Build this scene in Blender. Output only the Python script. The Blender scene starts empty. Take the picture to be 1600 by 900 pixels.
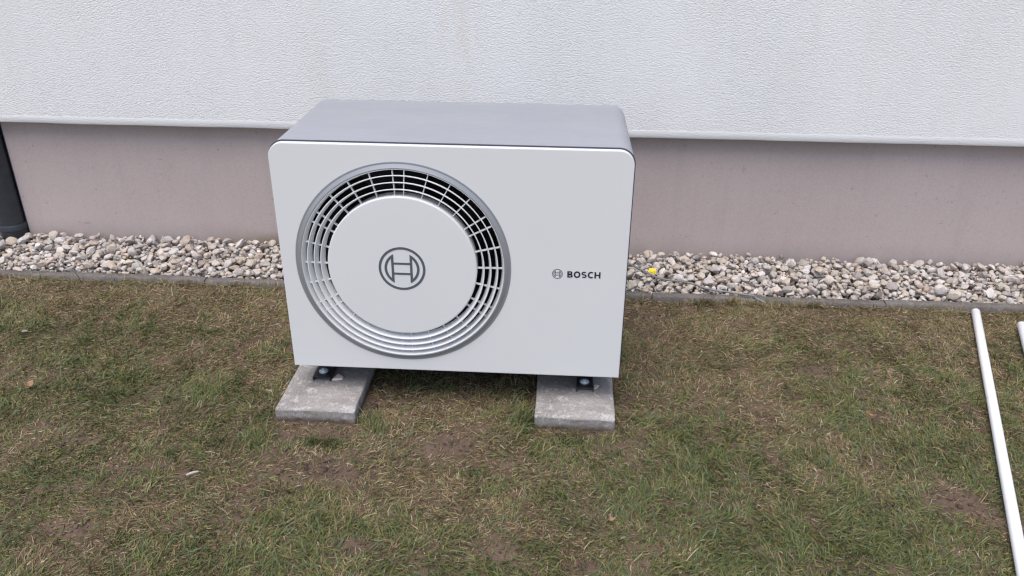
import bpy, bmesh, math, random
import numpy as np
from mathutils import Matrix, Vector

random.seed(7)
rng = np.random.default_rng(11)
R = math.radians
scene = bpy.context.scene
C = scene.collection

# ------------------------------------------------------------------ camera
CAM = np.array([0.8784, -2.3442, 1.640])
PITCH, ROLL, YAW, FPX = 0.4607, 0.0078, -0.0588, 1283.33
fw = np.array([math.sin(YAW)*math.cos(PITCH), math.cos(YAW)*math.cos(PITCH), -math.sin(PITCH)])
r0 = np.array([math.cos(YAW), -math.sin(YAW), 0.0]); u0 = np.cross(r0, fw)
rt = r0*math.cos(ROLL) + u0*math.sin(ROLL); up = -r0*math.sin(ROLL) + u0*math.cos(ROLL)
cd = bpy.data.cameras.new('camera'); cam = bpy.data.objects.new('camera', cd); C.objects.link(cam)
cam.matrix_world = Matrix(((rt[0], up[0], -fw[0], CAM[0]), (rt[1], up[1], -fw[1], CAM[1]),
                           (rt[2], up[2], -fw[2], CAM[2]), (0, 0, 0, 1)))
cd.sensor_width = 36.0; cd.lens = FPX*36/1600; cd.clip_start = 0.05; cd.clip_end = 1000
scene.camera = cam

# ------------------------------------------------------------------ sky, sun, exposure
SUN_EL, SUN_AZ = 68, 200          # degrees; azimuth clockwise from +Y (200 = behind the camera, a little left)
w = bpy.data.worlds.new('World'); scene.world = w; w.use_nodes = True
nt = w.node_tree; bg = nt.nodes['Background']
sky = nt.nodes.new('ShaderNodeTexSky'); sky.sky_type = 'NISHITA'; sky.sun_disc = False
sky.sun_elevation = R(SUN_EL); sky.sun_rotation = R(SUN_AZ)
sky.air_density = 1.0; sky.dust_density = 3.3; sky.ozone_density = 1.0
nt.links.new(sky.outputs[0], bg.inputs[0]); bg.inputs[1].default_value = 0.13
sd = bpy.data.lights.new('sun', 'SUN'); sd.energy = 1.35; sd.angle = R(45); sd.color = (1.0, 0.985, 0.97)
sun = bpy.data.objects.new('sun', sd); C.objects.link(sun)
sdir = Vector((math.sin(R(SUN_AZ))*math.cos(R(SUN_EL)), math.cos(R(SUN_AZ))*math.cos(R(SUN_EL)), math.sin(R(SUN_EL))))
sun.rotation_euler = sdir.to_track_quat('Z', 'Y').to_euler(); sun.location = (0, -3, 8)
vs = scene.view_settings
vs.view_transform = 'Standard'; vs.look = 'None'; vs.gamma = 1; vs.use_curve_mapping = False; vs.exposure = 0.67

scene.cycles.use_denoising = True; scene.cycles.denoiser = 'OPENIMAGEDENOISE'; scene.cycles.denoising_input_passes = 'RGB_ALBEDO_NORMAL'; scene.cycles.denoising_prefilter = 'ACCURATE'; scene.cycles.use_adaptive_sampling = False; scene.cycles.pixel_filter_type = 'BLACKMAN_HARRIS'; scene.cycles.filter_width = 1.3

# ------------------------------------------------------------------ helpers
def tag(o, label=None, cat=None, group=None, kind=None):
    if label: o['label'] = label
    if cat: o['category'] = cat
    if group: o['group'] = group
    if kind: o['kind'] = kind
    return o

def empty(name, loc=(0, 0, 0), rz=0, parent=None):
    o = bpy.data.objects.new(name, None); C.objects.link(o); o.location = loc; o.rotation_euler = (0, 0, rz)
    o.empty_display_size = .1; o.parent = parent
    return o

class MB:
    """collects verts and faces, builds one mesh object"""
    def __init__(s): s.v = []; s.f = []
    def add(s, v, f):
        b = len(s.v); s.v += [tuple(map(float, q)) for q in v]; s.f += [tuple(b+i for i in q) for q in f]; return s
    def box(s, x0, x1, y0, y1, z0, z1):
        return s.add([(x0,y0,z0),(x1,y0,z0),(x1,y1,z0),(x0,y1,z0),(x0,y0,z1),(x1,y0,z1),(x1,y1,z1),(x0,y1,z1)],
                     [(0,3,2,1),(4,5,6,7),(0,1,5,4),(1,2,6,5),(2,3,7,6),(3,0,4,7)])
    def loft(s, rings, closed=True, cap0=False, cap1=False):
        n = len(rings[0]); v = [q for r in rings for q in r]; f = []
        for k in range(len(rings)-1):
            for i in range(n if closed else n-1):
                j = (i+1) % n
                f.append((k*n+i, k*n+j, (k+1)*n+j, (k+1)*n+i))
        if cap0: f.append(tuple(range(n-1, -1, -1)))
        if cap1: f.append(tuple((len(rings)-1)*n+i for i in range(n)))
        return s.add(v, f)
    def lathe_y(s, cx, cz, prof, n=128, close=False):
        """profile of (r, y) turned about a line along Y"""
        th = [2*math.pi*i/n for i in range(n)]
        rings = [[(cx+r*math.cos(t), y, cz+r*math.sin(t)) for t in th] for r, y in prof]
        if close: rings.append(rings[0])
        return s.loft(rings)
    def tube(s, pts, rad, n=12, caps=True):
        pts = [Vector(p) for p in pts]; rings = []
        for i, p in enumerate(pts):
            d = (pts[min(i+1, len(pts)-1)] - pts[max(i-1, 0)]).normalized()
            a = d.cross(Vector((0, 0, 1)));  a = a if a.length > 1e-4 else Vector((1, 0, 0)); a.normalize(); b = a.cross(d)
            rr = rad[i] if isinstance(rad, (list, tuple)) else rad
            rings.append([tuple(p + a*rr*math.cos(2*math.pi*k/n) + b*rr*math.sin(2*math.pi*k/n)) for k in range(n)])
        return s.loft(rings, True, caps, caps)
    def build(s, name, mat, parent=None, smooth=None, bevel=None):
        me = bpy.data.meshes.new(name); me.from_pydata(s.v, [], s.f)
        bm = bmesh.new(); bm.from_mesh(me)
        bmesh.ops.remove_doubles(bm, verts=bm.verts, dist=1e-6)
        bmesh.ops.recalc_face_normals(bm, faces=bm.faces)
        if bevel: bmesh.ops.bevel(bm, geom=list(bm.edges), offset=bevel, segments=2, affect='EDGES', profile=.5)
        bm.to_mesh(me); bm.free()
        o = bpy.data.objects.new(name, me); C.objects.link(o); me.materials.append(mat)
        if smooth is not None:
            me.polygons.foreach_set('use_smooth', [True]*len(me.polygons))
            me.set_sharp_from_angle(angle=R(smooth))
        o.parent = parent
        return o

def vnoise(x, y, s, seed=0):
    """smooth value noise 0..1, features about s metres"""
    x = np.asarray(x)/s + 57.3; y = np.asarray(y)/s + 91.7
    xi = np.floor(x).astype(np.int64); yi = np.floor(y).astype(np.int64); fx = x-xi; fy = y-yi
    fx = fx*fx*(3-2*fx); fy = fy*fy*(3-2*fy)
    def h(a, b):
        n = (a*374761393 + b*668265263 + seed*974711) & 0xffffffff
        n = ((n ^ (n >> 13))*1274126177) & 0xffffffff
        return ((n ^ (n >> 16)) & 0xffff)/65535.0
    return (h(xi,yi)*(1-fx)+h(xi+1,yi)*fx)*(1-fy) + (h(xi,yi+1)*(1-fx)+h(xi+1,yi+1)*fx)*fy
def fbm(x, y, s, seed=0, o=3):
    t = 0; a = 0
    for k in range(o): t = t + vnoise(x, y, s/2**k, seed+k)*.5**k; a += .5**k
    return t/a

# ------------------------------------------------------------------ materials
def mat(name, col, rough=.6, metal=0.0, spec=.5):
    m = bpy.data.materials.new(name); m.use_nodes = True
    b = m.node_tree.nodes['Principled BSDF']
    b.inputs['Base Color'].default_value = (*col, 1); b.inputs['Roughness'].default_value = rough
    b.inputs['Metallic'].default_value = metal; b.inputs['Specular IOR Level'].default_value = spec
    return m
class NG:
    def __init__(s, m): s.t = m.node_tree; s.b = s.t.nodes['Principled BSDF']
    def n(s, typ, **kw):
        o = s.t.nodes.new(typ)
        for k, v in kw.items():
            if k in o.inputs: o.inputs[k].default_value = v
            else: setattr(o, k, v)
        return o
    def l(s, a, b): s.t.links.new(a, b)
    def coord(s, scale=(1, 1, 1)):
        tc = s.n('ShaderNodeTexCoord'); mp = s.n('ShaderNodeMapping'); mp.inputs['Scale'].default_value = scale
        s.l(tc.outputs['Object'], mp.inputs['Vector']); return mp.outputs[0]
    def noise(s, vec, scale, detail=3, rough=.5, dist=0):
        o = s.n('ShaderNodeTexNoise', Scale=scale, Detail=detail, Roughness=rough, Distortion=dist); s.l(vec, o.inputs['Vector']); return o.outputs[0]
    def ramp(s, fac, stops):
        o = s.n('ShaderNodeValToRGB'); e = o.color_ramp.elements
        while len(e) < len(stops): e.new(.5)
        for q, (p, c) in zip(e, stops): q.position = p; q.color = (*c, 1) if len(c) == 3 else c
        s.l(fac, o.inputs[0]); return o.outputs[0]
    def mix(s, fac, a, b, blend='MIX'):
        o = s.n('ShaderNodeMix', data_type='RGBA', blend_type=blend)
        for i, q in ((0, fac), (6, a), (7, b)):
            if hasattr(q, 'is_output'): s.l(q, o.inputs[i])
            elif i == 0: o.inputs[0].default_value = q
            else: o.inputs[i].default_value = (*q, 1)
        return o.outputs[2]
    def bump(s, h, strength, dist, prev=None):
        o = s.n('ShaderNodeBump', Strength=strength, Distance=dist); s.l(h, o.inputs['Height'])
        if prev: s.l(prev, o.inputs['Normal'])
        return o.outputs[0]
    def color(s, c): s.l(c, s.b.inputs['Base Color'])
    def normal(s, c): s.l(c, s.b.inputs['Normal'])
g3 = lambda v: (v, v, v)

# white rough-cast render
M_FAC = mat('white_render', (.78, .78, .78), .9, spec=.2); g = NG(M_FAC)
v1 = g.coord((.95, 1, 1.9)); n1 = g.noise(v1, 105, 3, .6, .45); n2 = g.noise(v1, 230, 2, .5, .3)
big = g.noise(g.coord((1, 1, .55)), 1.6, 3, .5)
fcol = g.ramp(big, [(.3, (.82, .82, .825)), (.7, (.86, .857, .855))])
fcol = g.mix(g.ramp(g.noise(g.coord((2.2, 1, .30)), 2.2, 4, .6), [(.52, g3(0)), (.74, g3(.35))]), fcol, (.79, .775, .74))
# thin rain streaks and a yellowish run of dirt above the machine
fsep = g.n('ShaderNodeSeparateXYZ'); foc = g.coord(); g.l(foc, fsep.inputs[0])
def gauss(gg, out, c0, wd):
    q = gg.n('ShaderNodeMath', operation='SUBTRACT'); gg.l(out, q.inputs[0]); q.inputs[1].default_value = c0
    q2 = gg.n('ShaderNodeMath', operation='ABSOLUTE'); gg.l(q.outputs[0], q2.inputs[0])
    o = gg.n('ShaderNodeMapRange', interpolation_type='SMOOTHSTEP'); gg.l(q2.outputs[0], o.inputs[0])
    o.inputs[1].default_value = 0; o.inputs[2].default_value = wd; o.inputs[3].default_value = 1; o.inputs[4].default_value = 0
    return o.outputs[0]
strk = g.ramp(g.noise(g.coord((9, 1, .35)), 2.4, 4, .6), [(.50, g3(0)), (.68, g3(1))])
def m2(a_, b_):
    o = g.n('ShaderNodeMath', operation='MULTIPLY'); g.l(a_, o.inputs[0])
    if hasattr(b_, 'is_output'): g.l(b_, o.inputs[1])
    else: o.inputs[1].default_value = b_
    return o.outputs[0]
fcol = g.mix(m2(strk, .13), fcol, (.74, .735, .72))
fcol = g.mix(m2(m2(gauss(g, fsep.outputs[0], .42, .16), g.ramp(g.noise(g.coord((4, 1, .8)), 5, 4, .6), [(.42, g3(0)), (.62, g3(1))])), .30), fcol, (.70, .66, .57))
pit = g.ramp(n1, [(.30, g3(1)), (.42, g3(0))])
g.color(g.mix(m2(pit, .16), fcol, (.55, .545, .55)))
uneven = g.noise(g.coord((1, 1, .8)), 2.1, 3, .6)
hgt = g.mix(g.ramp(uneven, [(.33, g3(.55)), (.66, g3(1))]), (.5, .5, .5), g.ramp(n1, [(.32, g3(0)), (.60, g3(1))]))
g.normal(g.bump(n2, .30, .002, g.bump(hgt, .60, .0042)))
# smooth strip along the bottom of the render
M_EDGE = mat('smooth_render_edge', (.88, .88, .88), .85, spec=.2); g = NG(M_EDGE)
g.normal(g.bump(g.noise(g.coord((.8, 1, 2)), 88, 3, .6, .5), .5, .004))
# plinth paint
M_PLI = mat('plinth_paint', (.4, .36, .36), .85, spec=.25); g = NG(M_PLI); oc = g.coord()
base = g.ramp(g.noise(oc, 1.4, 4, .55), [(.3, (.43, .358, .345)), (.7, (.475, .40, .387))])
fine = g.noise(oc, 160, 2, .6)
base = g.mix(.06, base, g.ramp(fine, [(.35, g3(.1)), (.65, g3(.8))]))
sep = g.n('ShaderNodeSeparateXYZ'); g.l(oc, sep.inputs[0])
def band(gg, out, lo, hi, invert=False):
    o = gg.n('ShaderNodeMapRange', interpolation_type='SMOOTHSTEP'); gg.l(out, o.inputs[0])
    o.inputs[1].default_value = lo; o.inputs[2].default_value = hi
    o.inputs[3].default_value = 1 if invert else 0; o.inputs[4].default_value = 0 if invert else 1
    return o.outputs[0]
def mul(gg, a, b):
    o = gg.n('ShaderNodeMath', operation='MULTIPLY')
    for i, q in ((0, a), (1, b)):
        if hasattr(q, 'is_output'): gg.l(q, o.inputs[i])
        else: o.inputs[i].default_value = q
    return o.outputs[0]
# a damp earthy stain low down beside the machine, ragged upper edge
wob = g.noise(oc, 6, 3, .6); addz = g.n('ShaderNodeMath', operation='MULTIPLY_ADD'); g.l(wob, addz.inputs[0]); addz.inputs[1].default_value = -.07; g.l(sep.outputs[2], addz.inputs[2])
stain = mul(g, band(g, addz.outputs[0], -.01, .05, True), mul(g, mul(g, band(g, sep.outputs[0], -.85, -.45), band(g, sep.outputs[0], .3, .8, True)), .75))
splash = mul(g, band(g, addz.outputs[0], -.02, .10, True), .45)
str2 = mul(g, g.ramp(g.noise(g.coord((7, 1, .5)), 2.2, 4, .6), [(.5, g3(0)), (.7, g3(1))]), .14); base = g.mix(str2, base, (.29, .25, .25))
spk = mul(g, g.ramp(g.noise(oc, 38, 2, .5), [(.70, g3(0)), (.74, g3(1))]), .5); base = g.mix(spk, base, (.27, .23, .215))
base = g.mix(splash, base, (.30, .26, .24)); base = g.mix(stain, base, (.24, .185, .125))
g.color(base); g.normal(g.bump(fine, .25, .0015))

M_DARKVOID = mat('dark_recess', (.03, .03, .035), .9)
M_DPIPE = mat('anthracite_pipe', (.055, .062, .075), .45)
def dusty(m, a, b, scale=9, bumpd=0):
    g = NG(m); g.color(g.ramp(g.noise(g.coord(), scale, 4, .6), [(.3, a), (.7, b)])); return m
dusty(M_DPIPE, (.022, .025, .031), (.042, .047, .056), 12)

# enamelled panels
M_PANEL = mat('white_enamel', (.66, .67, .69), .42, spec=.4); g = NG(M_PANEL)
g.color(g.mix(.5, (.72, .722, .725), g.ramp(g.noise(g.coord((1, 1, .4)), 3.2, 5, .6), [(.3, (.70, .702, .705)), (.7, (.74, .742, .745))])))
g.normal(g.bump(g.noise(g.coord(), 900, 1, .5), .04, .0005))
r_ = g.ramp(g.noise(g.coord(), 7, 4, .6), [(.3, g3(.36)), (.7, g3(.5))]); g.l(r_, g.b.inputs['Roughness'])
M_CASE = mat('silver_grey_enamel', (.36, .37, .40), .40, metal=.1); g = NG(M_CASE)
g.color(g.ramp(g.noise(g.coord((1, 2.5, 1)), 3.5, 5, .62), [(.3, (.298, .31, .342)), (.7, (.325, .338, .37))]))
g.l(g.ramp(g.noise(g.coord((1, 2, 1)), 8, 5, .65), [(.3, g3(.46)), (.7, g3(.6))]), g.b.inputs['Roughness'])
M_RING = mat('grille_ring_grey', (.33, .34, .36), .38, metal=.35)
M_LOUV = mat('louvre_white', (.77, .775, .785), .65, spec=.3)
M_SEAM = mat('dark_seal', (.05, .055, .08), .5)
M_BLACK = mat('black_interior', (.006, .006, .007), .7)
M_FOOT = dusty(mat('black_steel', (.02, .02, .024), .35), (.012, .012, .015), (.05, .05, .056), 60)
M_ZINC = mat('zinc_bolt', (.74, .80, .85), .35, metal=.3)
M_INK = mat('emblem_grey', (.095, .105, .125), .5)
M_INKD = mat('lettering_dark', (.015, .02, .035), .5)
# concrete of the slabs
def concrete(name, a, b, light, lightamt):
    m = mat(name, a, .92, spec=.2); g = NG(m); oc = g.coord()
    c = g.ramp(g.noise(oc, 7, 5, .65), [(.3, a), (.7, b)])
    c = g.mix(mul(g, g.ramp(g.noise(oc, 34, 5, .75, .4), [(.52, g3(0)), (.66, g3(1))]), lightamt), c, light)
    c = g.mix(mul(g, g.ramp(g.noise(oc, 130, 2, .6), [(.60, g3(0)), (.70, g3(1))]), .55), c, tuple(x*.45 for x in a))
    c = g.mix(mul(g, g.ramp(g.noise(oc, 210, 2, .5), [(.60, g3(0)), (.68, g3(1))]), .5), c, light)
    if name.startswith('slab'):          # earth smeared along the foot of the slab and in a few blotches
        sp = g.n('ShaderNodeSeparateXYZ'); g.l(oc, sp.inputs[0])
        wz = g.n('ShaderNodeMath', operation='MULTIPLY_ADD'); g.l(g.noise(oc, 28, 4, .6), wz.inputs[0]); wz.inputs[1].default_value = -.035; g.l(sp.outputs[2], wz.inputs[2])
        c = g.mix(mul(g, band(g, wz.outputs[0], -.022, .004, True), .9), c, (.095, .066, .048))
        c = g.mix(mul(g, g.ramp(g.noise(oc, 9, 4, .65), [(.60, g3(0)), (.72, g3(1))]), .36), c, (.17, .135, .11))
    g.color(c)
    g.normal(g.bump(g.noise(oc, 260, 3, .7), .6, .002, g.bump(g.noise(oc, 60, 4, .65), .6, .004)))
    return m
M_SLAB = concrete('slab_concrete', (.222, .204, .194), (.36, .338, .325), (.57, .545, .53), .65)
M_KERB = concrete('kerb_concrete', (.105, .093, .086), (.18, .164, .152), (.30, .285, .27), .5)
M_CHIP = dusty(mat('pale_stone', (.7, .6, .54), .8), (.68, .57, .51), (.78, .69, .64), 60)
M_WPIPE = mat('white_plastic', (.80, .81, .84), .32); g = NG(M_WPIPE)
c = g.mix(mul(g, g.ramp(g.noise(g.coord((1, .5, 1)), 14, 5, .7, .5), [(.58, g3(0)), (.75, g3(1))]), .25), (.80, .81, .84), (.48, .45, .41))
c = g.mix(mul(g, g.ramp(g.noise(g.coord((6, .7, 6)), 60, 2, .5, 1.5), [(.68, g3(0)), (.72, g3(1))]), .35), c, (.3, .29, .28)); g.color(c)
M_CABLE = dusty(mat('grey_cable', (.2, .2, .22), .5), (.14, .145, .155), (.20, .205, .215), 20)
M_YEL = mat('yellow_petal', (.80, .64, .03), .6)
M_LEAF = dusty(mat('dry_leaf', (.3, .17, .1), .8), (.30, .17, .105), (.42, .26, .17), 50)
M_STUB = mat('pale_twig', (.45, .42, .35), .8)
# colour carried by each pebble / blade
def attr_mat(name, rough, spec, bump=None, trans=0):
    m = mat(name, (.5, .5, .5), rough, spec=spec); g = NG(m)
    a = g.n('ShaderNodeAttribute', attribute_name='tint'); c = a.outputs['Color']
    if bump:
        oc = g.coord(); c = g.mix(.35, c, g.ramp(g.noise(oc, bump, 4, .65), [(.3, g3(.25)), (.7, g3(.75))]), 'OVERLAY')
        g.normal(g.bump(g.noise(oc, bump*3, 3, .6), .35, .002))
    g.color(c)
    if trans:
        out = g.t.nodes['Material Output']; tr = g.n('ShaderNodeBsdfTranslucent'); g.l(c, tr.inputs[0])
        mx = g.n('ShaderNodeMixShader'); mx.inputs[0].default_value = trans
        g.l(g.b.outputs[0], mx.inputs[1]); g.l(tr.outputs[0], mx.inputs[2]); g.l(mx.outputs[0], out.inputs[0])
    return m
M_PEB = attr_mat('pebble', .8, .25, 55)
M_GRASS = attr_mat('grass_blade', .62, .25, None, .22)
M_CLOD = attr_mat('soil_clod', .95, .1, 90)
# soil, and the same lawn seen from too far for blades
M_SOIL = mat('soil', (.1, .07, .05), .97, spec=.1); g = NG(M_SOIL); oc = g.coord()
c = g.ramp(g.noise(oc, 5, 6, .68), [(.3, (.088, .061, .046)), (.7, (.158, .113, .085))])
c = g.mix(mul(g, g.ramp(g.noise(oc, 70, 4, .7), [(.5, g3(0)), (.75, g3(1))]), .5), c, (.05, .034, .026))
a = g.n('ShaderNodeAttribute', attribute_name='far')
lawn = g.ramp(g.noise(oc, 1.3, 8, .7), [(.3, (.07, .075, .03)), (.5, (.10, .09, .045)), (.7, (.15, .125, .07))])
g.color(g.mix(a.outputs['Fac'], c, lawn))
g.normal(g.bump(g.noise(oc, 160, 4, .7), .6, .004, g.bump(g.noise(oc, 34, 5, .65), .7, .012)))

# ------------------------------------------------------------------ ground
KY0, KY1 = .885, .932            # edging stones
PLY = 1.335                      # face of the plinth
FAY = 1.275                      # face of the render
SLABS = [(-.0437, .2251, -.1174), (.8249, 1.0907, -.0986)]     # x0, x1, front y
SLAB_Z = .0525
MUD_AND_SHADE = [(.52, .30, .40, .14, .9), (.19, -.36, .16, .085, 1.0), (.05, -.30, .10, .05, .6), (.54, -.20, .16, .06, .95), (.62, -.25, .1, .05, .6), (-.435, -.667, .07, .05, 1.0), (-.74, -.20, .10, .035, .8),  # first entry: dark bare soil added under the machine to deepen its shade
       (-.66, -.27, .07, .03, .7), (1.29, .74, .10, .05, .9), (1.25, .60, .09, .07, .6), (1.86, .37, .07, .05, 1.0), (1.80, .45, .05, .03, .7), (2.09, -.36, .11, .07, 1.0), (2.16, -.42, .06, .06, .9),
       (.255, .03, .022, .11, 1.0), (-.22, -.40, .05, .03, .8), (-.42, -.40, .08, .04, .7), (.0, -.19, .10, .03, 1.0),
       (.17, -.165, .08, .025, 1.0), (1.09, -.18, .08, .04, .8), (.75, -.655, .04, .03, .9), (.33, -.675, .07, .035, .9),
       (.98, -.155, .10, .018, .8), (.98, -.69, .06, .03, .7), (1.13, .06, .02, .10, .7), (.80, .02, .02, .10, .7),
       (1.22, .33, .10, .10, .5), (1.60, .02, .05, .03, .6), (1.52, .19, .06, .03, .5), (-.95, .12, .1, .03, .5), (-.35, .35, .16, .07, .45),
       (1.35, -.43, .05, .02, .8), (-.15, -.62, .06, .03, .7), (.52, -.47, .05, .025, .7), (.03, .32, .08, .12, .5), (1.72, .62, .07, .04, .6)]
GREEN = [(.0, -.76, .35, .10, .5), (.9, -.75, .5, .1, .6), (1.7, -.6, .45, .2, .7), (1.45, -.25, .3, .15, .5), (-.85, .05, .22, .18, .8), (-1.1, .35, .25, .2, .5),
         (-.35, .02, .25, .12, .6), (.13, -.215, .07, .022, 1.2), (.29, -.12, .04, .04, 1.3), (.78, -.07, .06, .05, 1.2), (.93, -.185, .05, .02, 1.2),
         (-.07, -.22, .08, .04, .9), (2.3, -.1, .3, .4, .6), (.30, -.60, .25, .07, .45), (1.05, .1, .04, .05, .5), (1.25, -.5, .3, .1, .5), (-.6, -.45, .25, .1, .5)]
def blobs(lst, x, y, jag=.6):
    t = np.zeros_like(x); wx = x + (fbm(x, y, .07, 31)-.5)*.10*jag; wy = y + (fbm(x, y, .07, 41)-.5)*.08*jag
    for a, b, sx, sy, k in lst: t = np.maximum(t, k*np.exp(-(((wx-a)/sx)**2 + ((wy-b)/sy)**2)))
    return t
def ground_h(x, y):
    h = (fbm(x, y, .5, 3)-.5)*.022 + (fbm(x, y, .07, 9)-.5)*.012
    h = h + blobs(MUD_AND_SHADE, x, y)*((fbm(x, y, .035, 17)-.5)*.02 - .006)
    h = h + .012*np.exp(-((y-KY0)/.06)**2)*(y < KY0)
    near = np.ones_like(h)
    for x0, x1, yf in SLABS:
        dx = np.maximum(np.maximum(x0-x, x-x1), 0); dy = np.maximum(yf-y, 0); h = h + .017*np.exp(-(dx/.07)**2)*np.clip((y-yf+.02)/.08, 0, 1)*np.clip(.7-y, 0, 1)
        near = np.minimum(near, np.clip(np.hypot(dx, dy)/.06, 0, 1))
    h = h*near + (1-near)*np.minimum(np.where(h > .012, h, .002), .02)
    t = np.clip((y-KY0+.02)/.03, 0, 1); h = h*(1-t) - .035*t
    far = np.clip((np.maximum(np.abs(x-.6)-3.7, -y-2.2))/2, 0, 1); return h*(1-far)
def axis(lo, hi, step, out):
    a = np.arange(lo, hi+1e-6, step); b = [step*2**k for k in range(1, 16)]
    r = hi + np.cumsum(b); l = lo - np.cumsum(b)
    return np.concatenate([[-out], l[l > -out+5][::-1], a, r[r < out-5], [out]])
gx = axis(-3.3, 4.3, .018, 300.); gy = axis(-1.9, 1.5, .018, 300.)
X, Y = np.meshgrid(gx, gy); Z = ground_h(X.ravel(), Y.ravel())
nx, ny = len(gx), len(gy); idx = np.arange(nx*ny).reshape(ny, nx)
F = np.stack([idx[:-1, :-1], idx[:-1, 1:], idx[1:, 1:], idx[1:, :-1]], -1).reshape(-1, 4)
def np_mesh(name, V, F, m, tint=None, smooth=False):
    me = bpy.data.meshes.new(name); k = F.shape[1]
    me.vertices.add(len(V)); me.vertices.foreach_set('co', np.asarray(V, np.float32).ravel())
    me.loops.add(F.size); me.loops.foreach_set('vertex_index', F.astype(np.int32).ravel())
    me.polygons.add(len(F)); me.polygons.foreach_set('loop_start', np.arange(0, F.size, k, dtype=np.int32))
    me.polygons.foreach_set('use_smooth', np.full(len(F), bool(smooth)))
    me.update(calc_edges=True)
    if tint is not None:
        at = me.attributes.new('tint', 'FLOAT_COLOR', 'POINT')
        at.data.foreach_set('color', np.concatenate([tint, np.ones((len(tint), 1))], 1).astype(np.float32).ravel())
    me.materials.append(m)
    if smooth == 'facet': me.set_sharp_from_angle(angle=R(27))
    return me
def link(name, me, parent=None):
    o = bpy.data.objects.new(name, me); C.objects.link(o); o.parent = parent; return o
gm = np_mesh('ground', np.stack([X.ravel(), Y.ravel(), Z], 1), F, M_SOIL, smooth=True)
at = gm.attributes.new('far', 'FLOAT', 'POINT')
xr, yr = X.ravel(), Y.ravel()
at.data.foreach_set('value', np.clip(np.maximum(np.abs(xr-.6)-3.3, -yr-1.7)/.5, 0, 1).astype(np.float32))
ground = tag(link('ground', gm), kind='structure')

# ------------------------------------------------------------------ house: render, plinth
ZO = .613
house = empty('house', (0, FAY, 0))
tag(house, 'house wall with white rough render above a recessed mauve grey plinth', 'house')
def part(mb, name, m, parent, **kw):
    o = mb.build(name, m, None, **kw); o.parent = parent; o.matrix_parent_inverse = parent.matrix_world.inverted() if parent.parent is None else Matrix(); return o
bpy.context.view_layer.update()
part(MB().box(-9, 10, FAY, FAY+.30, ZO+.036, 5.8), 'facade', M_FAC, house)
# bottom edge of the render, slightly wavy by hand
mb = MB(); xs = np.arange(-4, 6.01, .03); wv = (fbm(xs, xs*0, .25, 5)-.5)*.005; yv = (fbm(xs, xs*0+3, .6, 6)-.5)*.0015
rings = [[(x, FAY-.0002, ZO+.0358), (x, FAY-.0016+b, ZO+.006+a), (x, FAY+.003+b, ZO+a), (x, FAY+.06, ZO+a), (x, FAY+.06, ZO+.0358)] for x, a, b in zip(xs, wv, yv)]
mb.loft(rings, True, True, True); mb.box(-9, -4, FAY, FAY+.06, ZO, ZO+.0355); mb.box(6.01, 10, FAY, FAY+.06, ZO, ZO+.0355)
part(mb, 'render_edge', M_EDGE, house, smooth=50)
NX0, NX1 = -2.02, -1.775       # niche in the plinth where the downpipe stands
part(MB().box(NX1, 10, PLY, PLY+.2, -.3, ZO+.035), 'plinth', M_PLI, house)
part(MB().box(-9, NX0, PLY, PLY+.2, -.3, ZO+.035), 'plinth', M_PLI, house)
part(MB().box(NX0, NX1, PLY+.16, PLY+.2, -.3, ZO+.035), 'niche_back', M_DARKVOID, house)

# downpipe in the niche
dp = empty('downpipe', (-1.845, 1.325, -.03)); bpy.context.view_layer.update()
tag(dp, 'dark grey downpipe standing in the plinth niche at the left edge', 'pipe')
def vcyl(x, y, prof, n=40):
    return MB().loft([[(x+r*math.cos(2*math.pi*i/n), y+r*math.sin(2*math.pi*i/n), z) for i in range(n)] for r, z in prof], True, True, True)
part(vcyl(-1.845, 1.325, [(.058, .05), (.058, .66)]), 'pipe', M_DPIPE, dp, smooth=40)
part(vcyl(-1.845, 1.325, [(.064, -.03), (.064, .058), (.067, .062), (.067, .084), (.064, .090), (.0585, .090)]), 'socket', M_DPIPE, dp, smooth=30)
part(MB().box(-1.775-.006, -1.775-.001, 1.337, 1.49, -.03, ZO), 'sealing_strip', M_SEAM, dp)

# ------------------------------------------------------------------ edging stones
kerb = empty('kerb', (0, KY0, 0)); tag(kerb, kind='structure'); bpy.context.view_layer.update()
for k in range(-5, 6):
    x0 = 1.302 + k*1.0 + .002; x1 = x0 + .996; dz = random.uniform(-.003, .004); dy = random.uniform(-.003, .003)
    mb = MB(); xs = np.linspace(x0, x1, 26); a = (fbm(xs, xs*0+k, .06, 13)-.5)*.006; b = (fbm(xs, xs*0+k, .05, 14)-.5)*.007
    t = .019 + dz
    mb.loft([[(x, KY0+dy, -.18), (x, KY0+dy+q, t-.008+p), (x, KY0+dy+.006+q, t+p), (x, KY1+dy-.006, t+p), (x, KY1+dy, t-.006+p), (x, KY1+dy, -.18)]
             for x, p, q in zip(xs, a, b)], True, True, True)
    part(mb, 'edging_stone', M_KERB, kerb, smooth=50)

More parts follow.
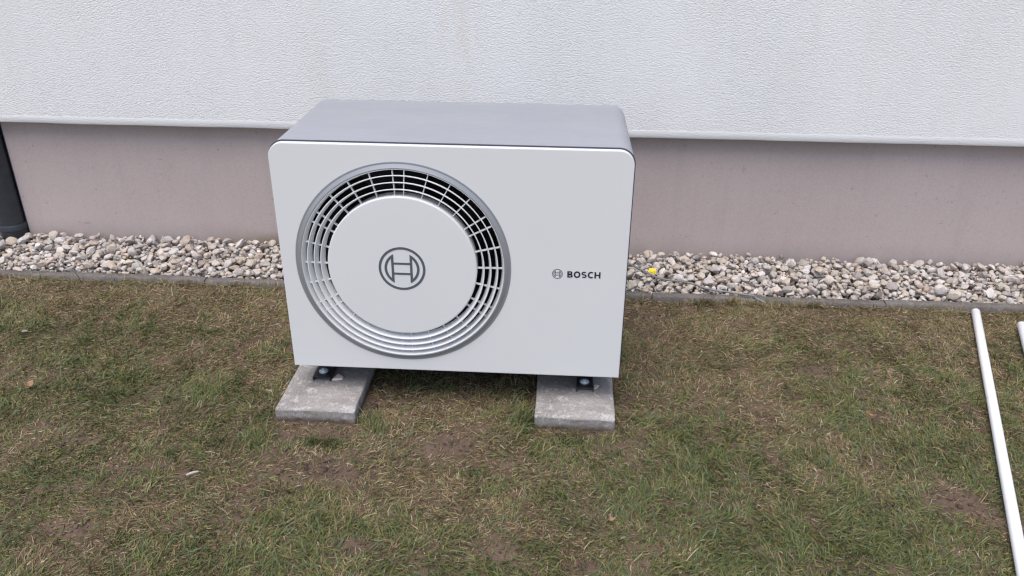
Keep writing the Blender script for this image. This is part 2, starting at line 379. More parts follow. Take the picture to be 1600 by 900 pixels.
# ------------------------------------------------------------------ pebbles
def ico(sub):
    bm = bmesh.new(); bmesh.ops.create_icosphere(bm, subdivisions=sub, radius=1)
    v = np.array([q.co[:] for q in bm.verts]); f = np.array([[q.index for q in p.verts] for p in bm.faces]); bm.free(); return v, f
IV, IF = ico(2)
protos = []
for k in range(40):
    v = IV.copy()
    for c in range(rng.integers(7, 13)):            # flattened sides
        n = rng.normal(size=3); n /= np.linalg.norm(n); d = rng.uniform(.5, .85); e = v@n
        v = v - np.outer(np.clip(e-d, 0, None)*.95, n)
    v = v*(1 + .10*np.sin(v@rng.normal(size=3)*2.6 + rng.uniform(0, 6)))[:, None]
    v = v*np.array([1, rng.uniform(.68, .95), rng.uniform(.48, .8)])
    protos.append(v)
PAL = np.array([(.56,.54,.54),(.66,.63,.61),(.47,.44,.42),(.50,.44,.37),(.44,.37,.29),(.52,.43,.33),(.38,.36,.36),(.33,.33,.35),(.57,.50,.45),(.60,.54,.51),(.42,.33,.28),(.75,.73,.72),(.26,.22,.20),(.56,.46,.42),(.47,.45,.38)])
PW = np.array([14,11,10,10,7,6,8,4,10,10,4,7,2,5,6.]); PW /= PW.sum()
GX0, GX1, GY0, GY1, HR = -3.3, 4.3, KY1+.002, PLY-.002, .006
hm = np.full((int((GY1-GY0)/HR)+1, int((GX1-GX0)/HR)+1), -.030); hm += np.linspace(0, .027, hm.shape[0])[:, None]
# heap line: a little higher beside the wall
pebs = []
def rotm(a, b, c):
    ca, sa, cb, sb, cc, sc = math.cos(a), math.sin(a), math.cos(b), math.sin(b), math.cos(c), math.sin(c)
    return np.array([[ca,-sa,0],[sa,ca,0],[0,0,1]])@np.array([[cb,0,sb],[0,1,0],[-sb,0,cb]])@np.array([[1,0,0],[0,cc,-sc],[0,sc,cc]])
for k in range(9700):
    r = float(np.clip(rng.lognormal(math.log(.0126), .43), .005, .031))
    best = None
    for c in range(4):
        x = rng.uniform(GX0+r, GX1-r); y = rng.uniform(GY0+r*.85, GY1-r*.6)
        if NX0 < x < NX1 and rng.random() < .0: continue
        i, j = int((y-GY0)/HR), int((x-GX0)/HR); q = max(1, int(r*.62/HR))
        z = hm[max(0, i-q):i+q+1, max(0, j-q):j+q+1].max() - .010*(y-GY0)/.4
        if best is None or z < best[0]: best = (z, x, y, i, j)
    z, x, y, i, j = best; z += .010*(y-GY0)/.4
    rz = r*.55; q = int(r/HR)+1
    i0, i1, j0, j1 = max(0, i-q), min(hm.shape[0], i+q+1), max(0, j-q), min(hm.shape[1], j+q+1)
    yy, xx = np.mgrid[i0:i1, j0:j1]; d2 = ((yy-i)**2+(xx-j)**2)*HR*HR/(r*r*.8)
    cz = z + rz*.55
    t = np.where(d2 < 1, cz + rz*np.sqrt(np.clip(1-d2, 0, 1)), -1); hm[i0:i1, j0:j1] = np.maximum(hm[i0:i1, j0:j1], t)
    col = (.62*PAL[rng.choice(len(PAL), p=PW)]+.38*np.array((.55,.48,.41)))*rng.uniform(.70, .99)
    pebs.append((x, y, cz, r, rng.integers(40), rotm(rng.uniform(0, 6.3), rng.normal()*.35, rng.normal()*.35), col))
gravel_bed = empty('gravel_bed', (0, 1.1, 0)); tag(gravel_bed, kind='structure'); bpy.context.view_layer.update()
def in_view(x, y, z, m=0):
    d = np.array([x, y, z])-CAM; dep = d@fw; px = 800+FPX*(d@rt)/dep; py = 450-FPX*(d@up)/dep
    return -m < px < 1600+m and -m < py < 900+m and not (425 < px < 985)
def exposed(p):
    i, j = int((p[1]-GY0)/HR), int((p[0]-GX0)/HR); return p[2]+p[3]*.55 > hm[max(0,i-1):i+2, max(0,j-1):j+2].max()-.002
cand = [k for k, p in enumerate(pebs) if in_view(*p[:3]) and exposed(p)]
cand.sort(key=lambda k: -pebs[k][3]); single = set(cand[:300])
VV = []; FF = []; TT = []; n0 = 0
for k, (x, y, z, r, pi, rm, col) in enumerate(pebs):
    v = protos[pi]*r@rm.T
    if k in single:
        me = np_mesh('pebble', v, IF, M_PEB, np.tile(col, (len(v), 1)), 'facet'); o = link('pebble', me, gravel_bed)
        o.location = (x, y-1.1, z)
    else:
        VV.append(v+np.array([x, y, z])); FF.append(IF+n0); TT.append(np.tile(col, (len(v), 1))); n0 += len(v)
gr = link('gravel', np_mesh('gravel', np.concatenate(VV)-np.array([0, 1.1, 0]), np.concatenate(FF), M_PEB, np.concatenate(TT), 'facet'), gravel_bed); gr['kind'] = 'stuff'
def gravel_top(x, y):
    i, j = int((y-GY0)/HR), int((x-GX0)/HR); return float(hm[max(0, min(i, hm.shape[0]-1)), j])

# ------------------------------------------------------------------ the concrete slabs
def slab(x0, x1, yf, yb, label):
    v = []; nx_, ny_, nz_ = 30, 46, 6
    bm = bmesh.new()
    bmesh.ops.create_cube(bm, size=1)
    bmesh.ops.scale(bm, vec=(x1-x0, yb-yf, .085), verts=bm.verts)
    bmesh.ops.bevel(bm, geom=list(bm.edges), offset=.0035, segments=1, affect='EDGES', profile=.5)
    bmesh.ops.subdivide_edges(bm, edges=[e for e in bm.edges if e.calc_length() > .04], cuts=22, use_grid_fill=True)
    P = np.array([q.co[:] for q in bm.verts])
    a = (fbm(P[:, 0]+x0*3, P[:, 1]+P[:, 2], .03, 51)-.5); b = (fbm(P[:, 0]+P[:, 2]+x0, P[:, 1], .05, 52)-.5)
    edge = np.clip((np.abs(P[:, 0])/((x1-x0)/2))**8 + (np.abs(P[:, 1])/((yb-yf)/2))**10, 0, 1)
    for q, e, s, ed in zip(bm.verts, a, b, edge):
        q.co.z += e*.003*(1+2*ed); q.co.x += s*.005*ed; q.co.y += e*.006*ed
    bmesh.ops.triangulate(bm, faces=bm.faces)
    me = bpy.data.meshes.new('concrete_slab'); bm.to_mesh(me); bm.free(); me.materials.append(M_SLAB)
    me.polygons.foreach_set('use_smooth', [True]*len(me.polygons)); me.set_sharp_from_angle(angle=R(50))
    o = link('concrete_slab', me); o.location = ((x0+x1)/2, (yf+yb)/2, SLAB_Z-.0425)
    return tag(o, label, 'concrete slab', 'concrete slabs carrying the machine')
slab(*SLABS[0], .62, 'grey concrete slab in the grass under the end of the machine with the fan')
slab(*SLABS[1], .63, 'grey concrete slab in the grass under the lettered end of the machine')

# ------------------------------------------------------------------ the heat pump
W, D, ZB, H, RC = 1.10, .542, .1525, .7811, .046
ZT = ZB+H; CX, CZ, RG = .3925, .5393, .343
hp = empty('heat_pump', (W/2, D/2, SLAB_Z)); bpy.context.view_layer.update()
tag(hp, 'white and silver heat pump with round fan grille standing on two concrete slabs', 'heat pump')
def outline(inset, y):
    """rounded at the top corners, square at the bottom; anticlockwise from the bottom left, seen from the front"""
    x0, x1, z0, z1 = inset, W-inset, ZB+inset, ZT-inset; r = max(RC-inset, .004); p = []
    def seg(a, b, n):
        for i in range(n): p.append((a[0]+(b[0]-a[0])*i/n, y, a[1]+(b[1]-a[1])*i/n))
    seg((x0, z0), (x1, z0), 60); seg((x1, z0), (x1, z1-r), 40)
    for i in range(14): t = math.pi/2*i/14; p.append((x1-r+r*math.cos(t), y, z1-r+r*math.sin(t)))
    seg((x1-r, z1), (x0+r, z1), 60)
    for i in range(14): t = math.pi/2*(1+i/14); p.append((x0+r+r*math.cos(t), y, z1-r+r*math.sin(t)))
    seg((x0, z1-r), (x0, z0), 40)
    return p
face = outline(.0035, 0)
hole = []
for x, y, z in face:
    t = math.atan2(z-CZ, x-CX); hole.append((CX+(RG-.004)*math.cos(t), 0, CZ+(RG-.004)*math.sin(t)))
hole2 = [(x, .017, z) for x, y, z in hole]
fp = part(MB().loft([outline(.004, .017), outline(.0, .016), outline(0, .0035), outline(.0004, .0012), outline(.0012, .0003), face, hole, hole2]), 'front_panel', M_PANEL, hp, smooth=4)
part(MB().loft([outline(.004, .0172), outline(-.0038, .0175), outline(-.0038, .0215), outline(.006, .0218)]), 'seal', M_SEAM, hp, smooth=40)
part(MB().loft([outline(.006, .0222), outline(-.0005, .0222), outline(-.0022, .024), outline(-.0022, D-.006), outline(-.0004, D-.001), outline(.004, D)], True, False, True), 'casing', M_CASE, hp, smooth=40)
part(MB().lathe_y(CX, CZ, [(RG-.006, .0175), (RG-.006, .21), (.001, .21)], 96), 'fan_duct', M_BLACK, hp, smooth=40)
part(MB().loft([[(.012, .03, z), (W-.012, .03, z), (W-.012, D-.012, z), (.012, D-.012, z)] for z in (ZB-.0025, ZB-.008)] + [[(.03, .20, z), (W-.03, .20, z), (W-.03, D-.03, z), (.03, D-.03, z)] for z in (ZB-.009, ZB-.060)], True, True, True), 'base_pan_shade_block', M_FOOT, hp)  # underside pan; its unseen lower step is added to block light underneath
# fan behind the grille
mb = MB(); mb.lathe_y(CX, CZ, [(.001, .10), (.07, .10), (.075, .106), (.075, .17), (.001, .17)], 48)
for k in range(5):
    a0 = k*2*math.pi/5 + .3; rings = []
    for s in range(9):
        r = .07 + s*.03; sw = .15*s/8
        rings.append([(CX+r*math.cos(a0+sw+t), .135+.035*c+e, CZ+r*math.sin(a0+sw+t)) for t, c, e in ((-.36, 1, 0), (0, 0, -.004), (.36, -1, 0), (.36, -1, .004), (0, 0, .004), (-.36, 1, .004))])
    mb.loft(rings, True, True, True)
part(mb, 'fan', M_BLACK, hp, smooth=40)
# grille: outer ring with lip, then louvre rings, spokes and the centre disc
YF = -.009
gl = part(MB().lathe_y(CX, CZ, [(RG-.002, .002), (RG+.0015, -.0012), (RG-.0005, -.0022), (RG-.004, -.0012), (RG-.0055, -.0016), (.3275, YF), (.3255, YF-.0006), (.3235, YF+.0005), (.3238, .016), (.327, .016), (.330, .002)], 160, True), 'grille', M_RING, hp, smooth=50)
for k, rr in enumerate((.3035, .2820, .2605)):
    y0 = YF - .0012*(k+1)
    part(MB().lathe_y(CX, CZ, [(rr-.0012, y0), (rr+.0010, y0), (rr+.0016, y0+.0012), (rr-.0065, y0+.027), (rr-.0088, y0+.027), (rr-.0018, y0+.0012)], 144, True), 'grille_ring', M_LOUV, gl, smooth=50)
part(MB().lathe_y(CX, CZ, [(.3238, YF+.0008), (.3222, YF+.0004), (.3140, YF+.026), (.3162, YF+.027)], 144, True), 'grille_liner', M_LOUV, gl, smooth=50)
for base in range(90, 450, 60):
    for off in (-3.3, 3.3, 16.7, 30, 43.3):
        t = R(base+off); c, s = math.cos(t), math.sin(t); hw = .0014; mb = MB(); ring = []
        for r, y0 in ((.2365, YF+.011), (.3165, YF+.013)):
            ring.append([(CX+r*c+hw*s, y0, CZ+r*s-hw*c), (CX+r*c-hw*s, y0, CZ+r*s+hw*c), (CX+r*c-hw*s, y0+.009, CZ+r*s+hw*c), (CX+r*c+hw*s, y0+.009, CZ+r*s-hw*c)])
        mb.loft(ring, True, True, True); part(mb, 'grille_spoke', M_LOUV, gl)
YD = -.016
dprof = [(.0005, YD), (.05, YD), (.12, YD+.0002), (.19, YD+.0006), (.2338, YD+.0010), (.2364, YD+.0018), (.2376, YD+.0034), (.238, YD+.006), (.2365, .035), (.0005, .035)]
disc = part(MB().lathe_y(CX, CZ, dprof, 144), 'grille_disc', M_PANEL, hp, smooth=14)

def strokes(shapes, y, th, cx, cz):
    """flat outlines (x, z) given as pairs of left/right rails, raised a hair from the panel"""
    mb = MB()
    for L, Rr, closed in shapes:
        rings = [[(cx+a[0], y, cz+a[1]), (cx+b[0], y, cz+b[1]), (cx+b[0], y+th, cz+b[1]), (cx+a[0], y+th, cz+a[1])] for a, b in zip(L, Rr)]
        if closed: rings.append(rings[0])
        mb.loft(rings, True, not closed, not closed)
    return mb
def emblem_shapes(Rr, st):
    S = []; n = 72
    S.append(([(Rr*math.cos(2*math.pi*i/n), Rr*math.sin(2*math.pi*i/n)) for i in range(n)], [((Rr-st)*math.cos(2*math.pi*i/n), (Rr-st)*math.sin(2*math.pi*i/n)) for i in range(n)], True))
    ro = .75*Rr; ri = ro-st*1.05; xv = .345*Rr
    for sg in (-1, 1):
        a = math.acos(xv/ro); b = math.acos((xv+st)/ri)
        A = [(sg*ro*math.cos(-a+2*a*i/24), ro*math.sin(-a+2*a*i/24)) for i in range(25)]
        B = [(sg*ri*math.cos(-b+2*b*i/24), ri*math.sin(-b+2*b*i/24)) for i in range(25)]
        S.append((A, B, False))
        zo, zi = ro*math.sin(a), ri*math.sin(b)
        S.append(([(sg*xv, -zo), (sg*xv, zo)], [(sg*(xv+st), -zi), (sg*(xv+st), zi)], False))
    for zz in (.235*Rr, -.235*Rr):
        S.append(([(-xv, zz+st*.45), (xv, zz+st*.45)], [(-xv, zz-st*.45), (xv, zz-st*.45)], False))
    return S
part(strokes(emblem_shapes(.0745, .0078), YD-.0008, .0009, CX, CZ-.002), 'emblem', M_INK, disc)
part(strokes(emblem_shapes(.0167, .0019), -.0007, .0006, .8835, .5300), 'emblem', M_INK, fp)
def arc(cx, cz, rx, rz, a0, a1, n=18): return [(cx+rx*math.cos(R(a0+(a1-a0)*i/n)), cz+rz*math.sin(R(a0+(a1-a0)*i/n))) for i in range(n+1)]
def bar(x0, z0, x1, z1, horiz):
    return ([(x0, z0), (x1, z0)], [(x0, z1), (x1, z1)], False) if horiz else ([(x0, z0), (x0, z1)], [(x1, z0), (x1, z1)], False)
hh, st = .0218, .0050                     # letter height and stroke
def letter(ch):
    if ch == 'B':
        q = hh*.27; S = [bar(0, 0, st, hh, False)]
        for z0, z1, wx in ((hh*.46, hh, .0160), (0, hh*.54, .0172)):
            m = (z0+z1)/2; ho = (z1-z0)/2; cx = wx-ho
            S.append(([(st*.9, z1)]+arc(cx, m, ho, ho, 90, -90)+[(st*.9, z0)], [(st*.9, z1-st*.82)]+arc(cx, m, ho-st, ho-st*.82, 90, -90)+[(st*.9, z0+st*.82)], False))
        return S, .0172
    if ch == 'O': return [(arc(.0106, hh/2, .0106, hh/2+.0004, 0, 360, 40), arc(.0106, hh/2, .0106-st, hh/2-st*.86, 0, 360, 40), False)], .0212
    if ch == 'C': return [(arc(.0106, hh/2, .0106, hh/2+.0004, 48, 312, 30), arc(.0106, hh/2, .0106-st, hh/2-st*.86, 56, 304, 30), False)], .0182
    if ch == 'H': return [bar(0, 0, st, hh, False), bar(.0190-st, 0, .0190, hh, False), bar(st, hh/2-st*.42, .0190-st, hh/2+st*.42, True)], .0190
    if ch == 'S':
        q = hh/4; so = st*.84; cx = .0084; rx = .0084
        ctr = arc(cx, hh-so/2-(hh/2-so/2)/2, rx-so/2, (hh/2-so/2)/2, 40, 270, 22) + arc(cx, so/2+(hh/2-so/2)/2, rx-so/2, (hh/2-so/2)/2, 90, -140, 22)[1:]
        L, Rr = [], []
        for i, p in enumerate(ctr):
            a = ctr[max(0, i-1)]; b = ctr[min(len(ctr)-1, i+1)]; dx, dz = b[0]-a[0], b[1]-a[1]; l = math.hypot(dx, dz) or 1
            L.append((p[0]-dz/l*so/2, p[1]+dx/l*so/2)); Rr.append((p[0]+dz/l*so/2, p[1]-dx/l*so/2))
        return [(L, Rr, False)], .0168
x = .9145
for ch in 'BOSCH':
    S, adv = letter(ch); part(strokes(S, -.0007, .0006, x, .5185), 'letter', M_INKD, fp); x += adv + .0030
# feet: folded steel channels lying on the slabs, bolted through
for x0, x1, yf, bx in ((.0355, .0985, .060, .066), (.9630, 1.0225, .058, .991)):
    zt, th, z0 = SLAB_Z+.0185, .0035, SLAB_Z+.0005; rings = []
    prof = [(x0, z0), (x0, zt-.002), (x0+.002, zt), (x1-.002, zt), (x1, zt-.002), (x1, z0), (x1-th, z0), (x1-th, zt-th), (x0+th, zt-th), (x0+th, z0)]
    ft = part(MB().loft([[(a, y, b) for a, b in prof] for y in (yf, yf+.44)], True, True, True), 'foot', M_FOOT, hp)
    for ya in (yf+.15, yf+.31): part(MB().box(x0+.004, x1-.004, ya, ya+.075, zt+.0005, ZB-.0605), 'riser', M_FOOT, ft)
    by = yf+.036; n = 6
    def cylz(r, za, zb, n): return [[(bx+r*math.cos(2*math.pi*i/n), by+r*math.sin(2*math.pi*i/n), z) for i in range(n)] for z in (za, zb)]
    bo = MB().loft(cylz(.0165, zt+.0004, zt+.0026, 28), True, True, True).loft(cylz(.0115, zt+.0026, zt+.0075, 6), True, True, True).loft(cylz(.0055, zt+.0075, zt+.0105, 16), True, True, True)
    part(bo, 'bolt', M_ZINC, ft, bevel=None)

# pale stone chips wedged beside the feet
def chip(pts, z0, th, label):
    n = len(pts); cx = sum(p[0] for p in pts)/n; cy = sum(p[1] for p in pts)/n
    mb = MB().loft([[(px, py, z0) for px, py in pts], [(px, py, z0+th*.7) for px, py in pts], [(cx+(px-cx)*.8, cy+(py-cy)*.8, z0+th) for px, py in pts]], True, True, True)
    o = mb.build('stone_chip', M_CHIP); return tag(o, label, 'stone chip', 'stone chips beside the feet')
chip([(.103, .064), (.122, .066), (.138, .072), (.139, .085), (.128, .096), (.114, .102), (.108, .086)], SLAB_Z+.0012, .007, 'pale pinkish stone chip on the slab under the fan end, beside the black foot')
chip([(1.0245, .075), (1.032, .078), (1.043, .098), (1.036, .104), (1.0245, .098)], SLAB_Z+.0012, .004, 'thin pale stone chip on the slab under the lettered end, beside the black foot')

# ------------------------------------------------------------------ white pipes on the lawn
def wpipe(p0, d, L, rad, label):
    d = Vector((d[0], d[1], 0)).normalized(); s = Vector((-d.y, d.x, 0)); u = Vector((0, 0, 1)); n = 36
    c = Vector((p0[0], p0[1], float(ground_h(np.array([p0[0]]), np.array([p0[1]]))[0])*0 + .006 + rad)); rings = []
    for a, r in ((.03, rad-.0025), (0, rad-.0025), (0, rad-.0006), (.001, rad), (.4, rad), (L*.5, rad), (L-.001, rad), (L, rad-.0006), (L, rad-.0025), (L-.03, rad-.0025)):
        rings.append([tuple(d*a + (s*math.cos(2*math.pi*i/n)+u*math.sin(2*math.pi*i/n))*r) for i in range(n)])
    o = MB().loft(rings).build('plastic_pipe', M_WPIPE, smooth=40); o.location = c
    # dark tube interior left open at both ends
    return tag(o, label, 'pipe', 'white pipes lying on the lawn')
PD = (2.124-2.649, -.663-.839)
wpipe((2.652, .832), PD, 2.5, .0168, 'long white plastic pipe on the grass whose far end lies nearest the kerb')
wpipe((2.790, .728), (PD[0]*1.02, PD[1]), 2.5, .0168, 'second white plastic pipe, mostly cut off at the right edge of the picture')

# ------------------------------------------------------------------ cable, flower and litter
cp = [(1.06, 1.20), (1.14, 1.19), (1.211, 1.155), (1.262, 1.089), (1.315, 1.032), (1.383, .997), (1.467, .988), (1.533, .965), (1.598, .938), (1.655, .918), (1.70, .905), (1.75, .893), (1.79, .872)]
pts = []
for i in range(len(cp)-1):
    p0, p1, p2, p3 = (Vector(cp[max(0, i-1)]), Vector(cp[i]), Vector(cp[i+1]), Vector(cp[min(len(cp)-1, i+2)]))
    for k in range(6):
        t = k/6; q = .5*((2*p1)+(p2-p0)*t+(2*p0-5*p1+4*p2-p3)*t*t+(3*p1-p0-3*p2+p3)*t**3); pts.append(q)
zz = [(max(gravel_top(q.x+a, q.y+b) for a in (-.01, 0, .01) for b in (-.01, 0, .01)) if q.y > KY1+.005 else .020)+.003 for q in pts]
zz = np.convolve(np.pad(zz, 4, mode='edge'), np.ones(9)/9, 'valid'); zz = np.where([q.y < KY0+.01 for q in pts], np.clip(.018-([max(0,KY0-q.y) for q in pts][0]*0+np.array([max(0,KY0+.012-q.y) for q in pts]))*.45, -.005, .03), zz+.005)+.003
cb = MB().tube([(q.x, q.y, z) for q, z in zip(pts, zz)], .0046, 10).build('cable', M_CABLE, smooth=60)
tag(cb, 'thin grey cable running over the pebbles from behind the machine', 'cable')

fx, fy = 1.318, 1.092; fz = max(gravel_top(fx+a, fy+b) for a in (-.012, 0, .012) for b in (-.015, 0, .01))+.004
mb = MB(); mbp = MB()
for ringn, n, ln, el in ((0, 16, .0165, 4), (1, 14, .0145, 28), (2, 11, .012, 52), (3, 7, .008, 75)):
    for k in range(n):
        a = 2*math.pi*(k+.5*ringn)/n + random.uniform(-.1, .1); e = R(el+random.uniform(-8, 8)); l = ln*random.uniform(.85, 1.1)
        dx, dy, dz = math.cos(a)*math.cos(e), math.sin(a)*math.cos(e), math.sin(e); sx, sy = -math.sin(a)*.0024, math.cos(a)*.0024
        mbp.add([(sx*.5, sy*.5, 0), (-sx*.5, -sy*.5, 0), (dx*l*.6-sx, dy*l*.6-sy, dz*l*.6+.001), (dx*l-sx*.7, dy*l-sy*.7, dz*l), (dx*l+sx*.7, dy*l+sy*.7, dz*l), (dx*l*.6+sx, dy*l*.6+sy, dz*l*.6+.001)], [(0, 1, 2, 5), (5, 2, 3, 4)])
fl = empty('flower', (fx, fy, fz)); fl.rotation_euler = (R(34), R(-6), 0); fl.scale = (1.15, 1.15, 1.15)
tag(fl, 'small bright yellow flower head on the pebbles beside the grey cable', 'flower')
MB().loft([[(r*math.cos(2*math.pi*i/12), r*math.sin(2*math.pi*i/12), z) for i in range(12)] for r, z in ((.011, .002), (.0105, .006), (.007, .0095), (.002, .011))], True, True, True).build('flower_core', M_YEL, fl, smooth=80); mbp.build('petals', M_YEL, fl); mb.tube([(0, 0, .001), (0, .002, -.012), (.004, .01, -.03)], .0017, 8).build('stem', mat('green_stem', (.12, .16, .05), .6), fl)

def leaf(x, y, rz, L, label, m=M_LEAF, wd=.6):
    mb = MB(); n = 9; rows = []
    for i in range(n):
        t = i/(n-1); hw = L*wd*.5*math.sin(math.pi*min(1, t*.93+.05))**.8*(1+.12*math.sin(t*17))
        rows.append([((t-.5)*L, s*hw, .012+.010*(s*s) + .012*(t-.5)**2*4 - .004*math.sin(t*5)*s) for s in (-1, -.5, 0, .5, 1)])
    mb.loft(rows, False); up_ = MB(); o = mb.build('dry_leaf', m, smooth=60)
    sol = o.modifiers.new('thickness', 'SOLIDIFY'); sol.thickness = .0008
    o.location = (x, y, float(ground_h(np.array([x]), np.array([y]))[0])+.008); o.rotation_euler = (R(28), 0, rz)
    return tag(o, label, 'leaf', 'dry leaves on the lawn')
leaf(-.978, .015, .5, .030, 'small dry tan leaf curled on the grass at the far left', wd=.8)
leaf(1.050, -0.546, 2.1, .024, 'tiny reddish brown leaf on the grass in front of the lettered end of the machine', wd=.4)
leaf(1.968, 0.039, -.6, .034, 'thin curled brown leaf on the grass between the machine and the white pipes', wd=.28)
mb = MB().tube([(0, 0, 0), (.011, .006, .003), (.024, .013, .004), (.035, .020, .002)], [.0038, .0046, .0044, .0030], 8)
o = mb.build('twig', M_STUB, smooth=60); o.scale = (.85, .85, .85); o.location = (-.222, -.424, float(ground_h(np.array([-.21]), np.array([-.41]))[0])+.021); tag(o, 'short whitish twig stub on the lawn in front and left of the machine', 'twig')
mb = MB().add([(0, 0, 0), (.022, -.003, .004), (.040, .004, .001), (.036, .014, .006), (.018, .017, .003), (.004, .011, .005), (.02, .007, .007)], [(0, 1, 6), (1, 2, 6), (2, 3, 6), (3, 4, 6), (4, 5, 6), (5, 0, 6), (0, 5, 4, 3, 2, 1)])
o = mb.build('paper_scrap', mat('grey_paper', (.30, .30, .30), .8)); o.scale = (.6, .6, .6); o.location = (-1.245, .39, float(ground_h(np.array([-1.24]), np.array([.4]))[0])+.010); tag(o, 'tiny crumpled pale scrap in the grass at the far left', 'scrap')

# ------------------------------------------------------------------ soil clods
N = 1500; cx = []; 
while len(cx) < N:
    x = rng.uniform(-1.6, 2.9, 4000); y = rng.uniform(-.95, .88, 4000); m = blobs(MUD_AND_SHADE, x, y)
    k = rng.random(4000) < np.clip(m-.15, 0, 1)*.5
    k |= (rng.random(4000) < .5) & (np.abs(x-.255) < .02) & (np.abs(y-.02) < .11)
    for x0, x1, yf in SLABS: k |= (rng.random(4000) < .35) & (x > x0-.02) & (x < x1+.03) & (y > yf-.03) & (y < yf-.004)
    for x0, x1, yf in SLABS: k &= ~((x > x0-.004) & (x < x1+.004) & (y > yf-.004))
    cx += list(zip(x[k], y[k]))
cx = np.array(cx[:N]); IV1, IF1 = ico(2)
r = np.clip(rng.lognormal(math.log(.0032), .45, N), .0015, .009)
dist_slab = np.minimum(np.abs(cx[:, 0]-.255)/.03 + np.abs(cx[:, 1])/.2, 9); r = np.where(dist_slab < 1, r*1.7, r)
V = IV1[None]*(1 + .35*(rng.random((N, len(IV1), 1))-.5))*r[:, None, None]*np.stack([rng.uniform(.8, 1.3, N), rng.uniform(.8, 1.3, N), rng.uniform(.5, .8, N)], 1)[:, None]
V = V + np.concatenate([cx, (ground_h(cx[:, 0], cx[:, 1])+r*.25)[:, None]], 1)[:, None]
Fc = (IF1[None] + (np.arange(N)*len(IV1))[:, None, None]).reshape(-1, 3)
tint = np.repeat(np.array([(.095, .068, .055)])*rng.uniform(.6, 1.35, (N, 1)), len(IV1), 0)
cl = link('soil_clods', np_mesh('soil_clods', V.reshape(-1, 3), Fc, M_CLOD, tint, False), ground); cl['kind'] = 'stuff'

# ------------------------------------------------------------------ grass
PIPES = [((2.652, .832), PD), ((2.790, .728), (PD[0]*1.02, PD[1]))]
def keep_mask(x, y):
    k = y < KY0-.004-.02*np.clip(vnoise(x, y*0, .13, 95)*2-.9, 0, 1)
    for x0, x1, yf in SLABS: k &= ~((x > x0-.006) & (x < x1+.006) & (y > yf-.006) & (y < .64))
    return k
def scatter(n, dens_fn, box):
    x = rng.uniform(box[0], box[1], n); y = rng.uniform(box[2], box[3], n)
    k = keep_mask(x, y) & (rng.random(n) < dens_fn(x, y)); return x[k], y[k]
def view_w(x, y):
    """1 inside the trapezoid the photograph sees (with a margin), thinner outside"""
    lo = -.547 - (y+.838)*.642 - .35; hi = 2.142 + (y+.651)*.48 + .35
    return np.where((x > lo) & (x < hi) & (y > -1.15), 1.0, .22)
def lawn_density(x, y):
    m = blobs(MUD_AND_SHADE, x, y); p = fbm(x, y, .10, 77); pp = fbm(x, y, .33, 78)
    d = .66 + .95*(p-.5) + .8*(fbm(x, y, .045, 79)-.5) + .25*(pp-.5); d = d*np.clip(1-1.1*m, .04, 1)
    d = np.maximum(d, .75*np.clip(blobs(GREEN, x, y), 0, 1)*np.clip(1.1-m, 0, 1))
    return np.clip(d, .03, 1)
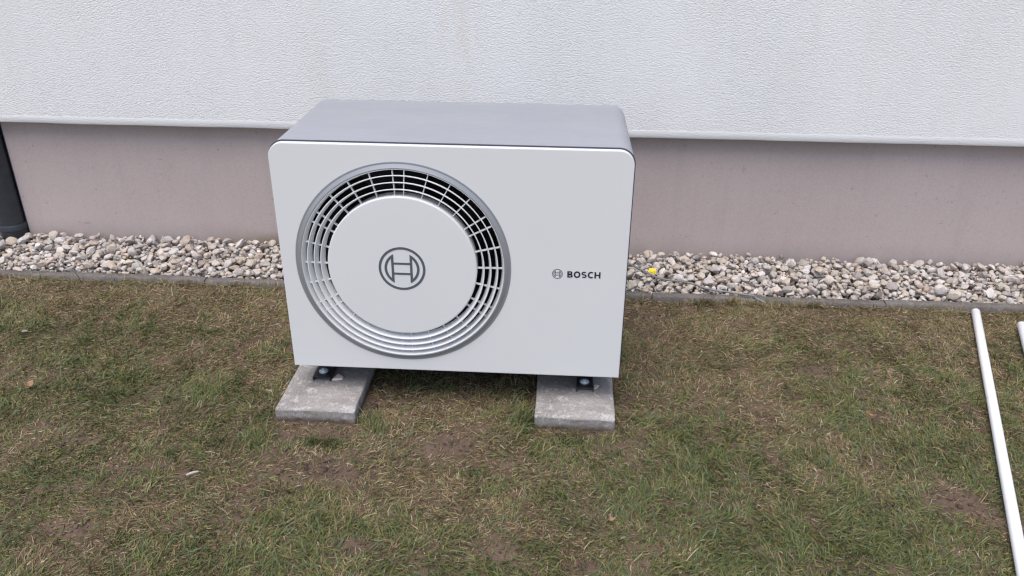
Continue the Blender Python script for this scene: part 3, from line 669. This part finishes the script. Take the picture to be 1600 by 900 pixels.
def grass(n, box, short=1.0, flat=False, xy=None, erect=0):
    x, y = xy if xy is not None else scatter(n, lambda a, b: lawn_density(a, b)*view_w(a, b), box); n = len(x)
    g_ = .34*fbm(x, y, .28, 61) + .44*fbm(x, y, .05, 62) + .35*np.clip(blobs(GREEN, x, y), 0, 1) + .03
    g_ -= .24*np.clip((y-.45)/.4, 0, 1) + .26*np.exp(-((x-.52)/.24)**2-((y+.02)/.16)**2) + .12*np.exp(-((x-1.25)/.25)**2-((y-.25)/.2)**2) + .12*np.exp(-((x+.15)/.3)**2-((y-.45)/.25)**2)
    gp = np.clip((g_-.27)/.44, .10, .86)                        # chance that a blade is green
    green = rng.random(n) < gp
    gc = np.array([(.112, .134, .044), (.14, .162, .052), (.098, .138, .062), (.19, .185, .066), (.15, .19, .092)])
    sc = np.array([(.31, .245, .135), (.40, .325, .20), (.24, .18, .098), (.19, .13, .076), (.26, .225, .10), (.47, .40, .27)])
    col = np.where(green[:, None], gc[rng.integers(0, 5, n)], sc[rng.choice(6, n, p=[.25, .14, .22, .2, .12, .07])])*rng.uniform(.72, 1.22, (n, 1))
    L = np.clip(rng.lognormal(math.log(.027), .36, n), .012, .07)*short*np.where(green, 1.12, .9)
    L *= .75 + .5*fbm(x, y, .15, 71); L = np.where(blobs(GREEN, x, y) > .75, L*1.12, L)
    wid = rng.uniform(.0009, .0018, n)*np.where(green, 1.1, .85)
    head = (fbm(x, y, .16, 81, 2)-.5)*11 + rng.normal(0, .95, n)
    e0 = np.clip(rng.normal(np.where(green, 46, 26), 22, n), 4, 88); e1 = e0 - np.abs(rng.normal(38, 22, n)); e1 = np.maximum(e1, -14)
    if erect: e0 = np.clip(rng.normal(64, 16, n), 15, 89); e1 = e0-np.abs(rng.normal(30, 22, n))
    head = np.where((y > KY0-.05) & (np.sin(head) > .15) & (not erect), -head, head)
    if flat: e0 = rng.uniform(0, 14, n); e1 = rng.uniform(-6, 6, n); 
    # keep clear of the pipes: blades beside them lie low
    for (px, py), (dx, dy) in PIPES:
        l = math.hypot(dx, dy); dist = np.abs((x-px)*dy/l - (y-py)*dx/l); L = np.where((dist < .03) & (y < py+.02), np.minimum(L, .022), L)
    K = 3; P = np.zeros((n, K+1, 3)); P[:, 0] = np.stack([x, y, ground_h(x, y)-.002], 1)
    if flat: P[:, 0, 2] += rng.uniform(.002, .010, n)
    bend = rng.normal(0, .35, n)
    for s in range(K):
        e = np.radians(e0 + (e1-e0)*(s/(K-1))); h = head + bend*s
        P[:, s+1] = P[:, s] + (L/K)[:, None]*np.stack([np.cos(h)*np.cos(e), np.sin(h)*np.cos(e), np.sin(e)], 1)
    # nothing below the soil
    gh = ground_h(P[:, 1:, 0].ravel(), P[:, 1:, 1].ravel()).reshape(n, K); gh = np.where(P[:, 1:, 1] > KY0-.003, np.maximum(gh, .021), gh)
    P[:, 1:, 2] = np.maximum(P[:, 1:, 2], gh+.001)
    roll = rng.normal(0, .6, n); side = np.stack([-np.sin(head)*np.cos(roll), np.cos(head)*np.cos(roll), np.sin(roll)], 1)*wid[:, None]
    prof = [.8, 1.0, .75]
    V = np.zeros((n, 7, 3))
    for s in range(3): V[:, 2*s] = P[:, s]-side*prof[s]; V[:, 2*s+1] = P[:, s]+side*prof[s]
    V[:, 6] = P[:, 3]
    fb = np.array([(0, 1, 3), (0, 3, 2), (2, 3, 5), (2, 5, 4), (4, 5, 6)])
    Fg = (fb[None] + (np.arange(n)*7)[:, None, None]).reshape(-1, 3)
    tip = np.where((rng.random(n) < .3)[:, None], np.array([(.24, .19, .11)]), col)
    T = np.repeat(col[:, None], 7, 1); T[:, 6] = tip; T[:, 4:6] = .7*T[:, 4:6]+.3*tip[:, None]
    return V.reshape(-1, 3), Fg, T.reshape(-1, 3)
BOX = (-3.0, 4.0, -1.8, KY0)
A = grass(710000, BOX); B = grass(255000, BOX, .8, True)
tx, ty = [], []
def tuft(x, y, sx, sy, n): tx.append(rng.normal(x, sx, n)); ty.append(rng.normal(y, sy, n))
for k in range(26): tuft(rng.uniform(1.50, 2.02), rng.uniform(.85, .876), .02, .008, 45)
for k in range(60): tuft(rng.uniform(-1.7, 3.0), rng.uniform(.85, .878), .03, .008, 18)
for a, b in ((.13, -.215), (.17, -.22), (.09, -.205), (.29, -.12), (.30, -.10), (.78, -.07), (.76, -.05), (.79, -.04), (.93, -.15), (.97, -.155), (1.12, -.02), (-.07, -.2), (-.1, -.24)): tuft(a, b, .02, .012, 70)
for k in range(170): a = rng.uniform(-1.5, 2.8); b = rng.uniform(-.95, .8); tuft(a, b, rng.uniform(.008, .025), rng.uniform(.006, .015), int(rng.uniform(10, 45)))
tx = np.concatenate(tx); ty = np.concatenate(ty); kk = keep_mask(tx, ty) & (blobs(MUD_AND_SHADE, tx, ty) < .8); Tt = grass(0, BOX, 1.2, xy=(tx[kk], ty[kk]), erect=1)
parts_ = [A, B, Tt]; offs = np.cumsum([0]+[len(q[0]) for q in parts_])
gme = np_mesh('grass', np.concatenate([q[0] for q in parts_]), np.concatenate([q[1]+o_ for q, o_ in zip(parts_, offs)]), M_GRASS, np.concatenate([q[2] for q in parts_]), True)
gro = link('grass', gme)
tag(gro, 'short matted winter lawn of green and straw coloured blades with muddy gaps', 'grass', kind='stuff')
print('grass tris', len(A[1])+len(B[1]), 'gravel tris', len(pebs)*80)
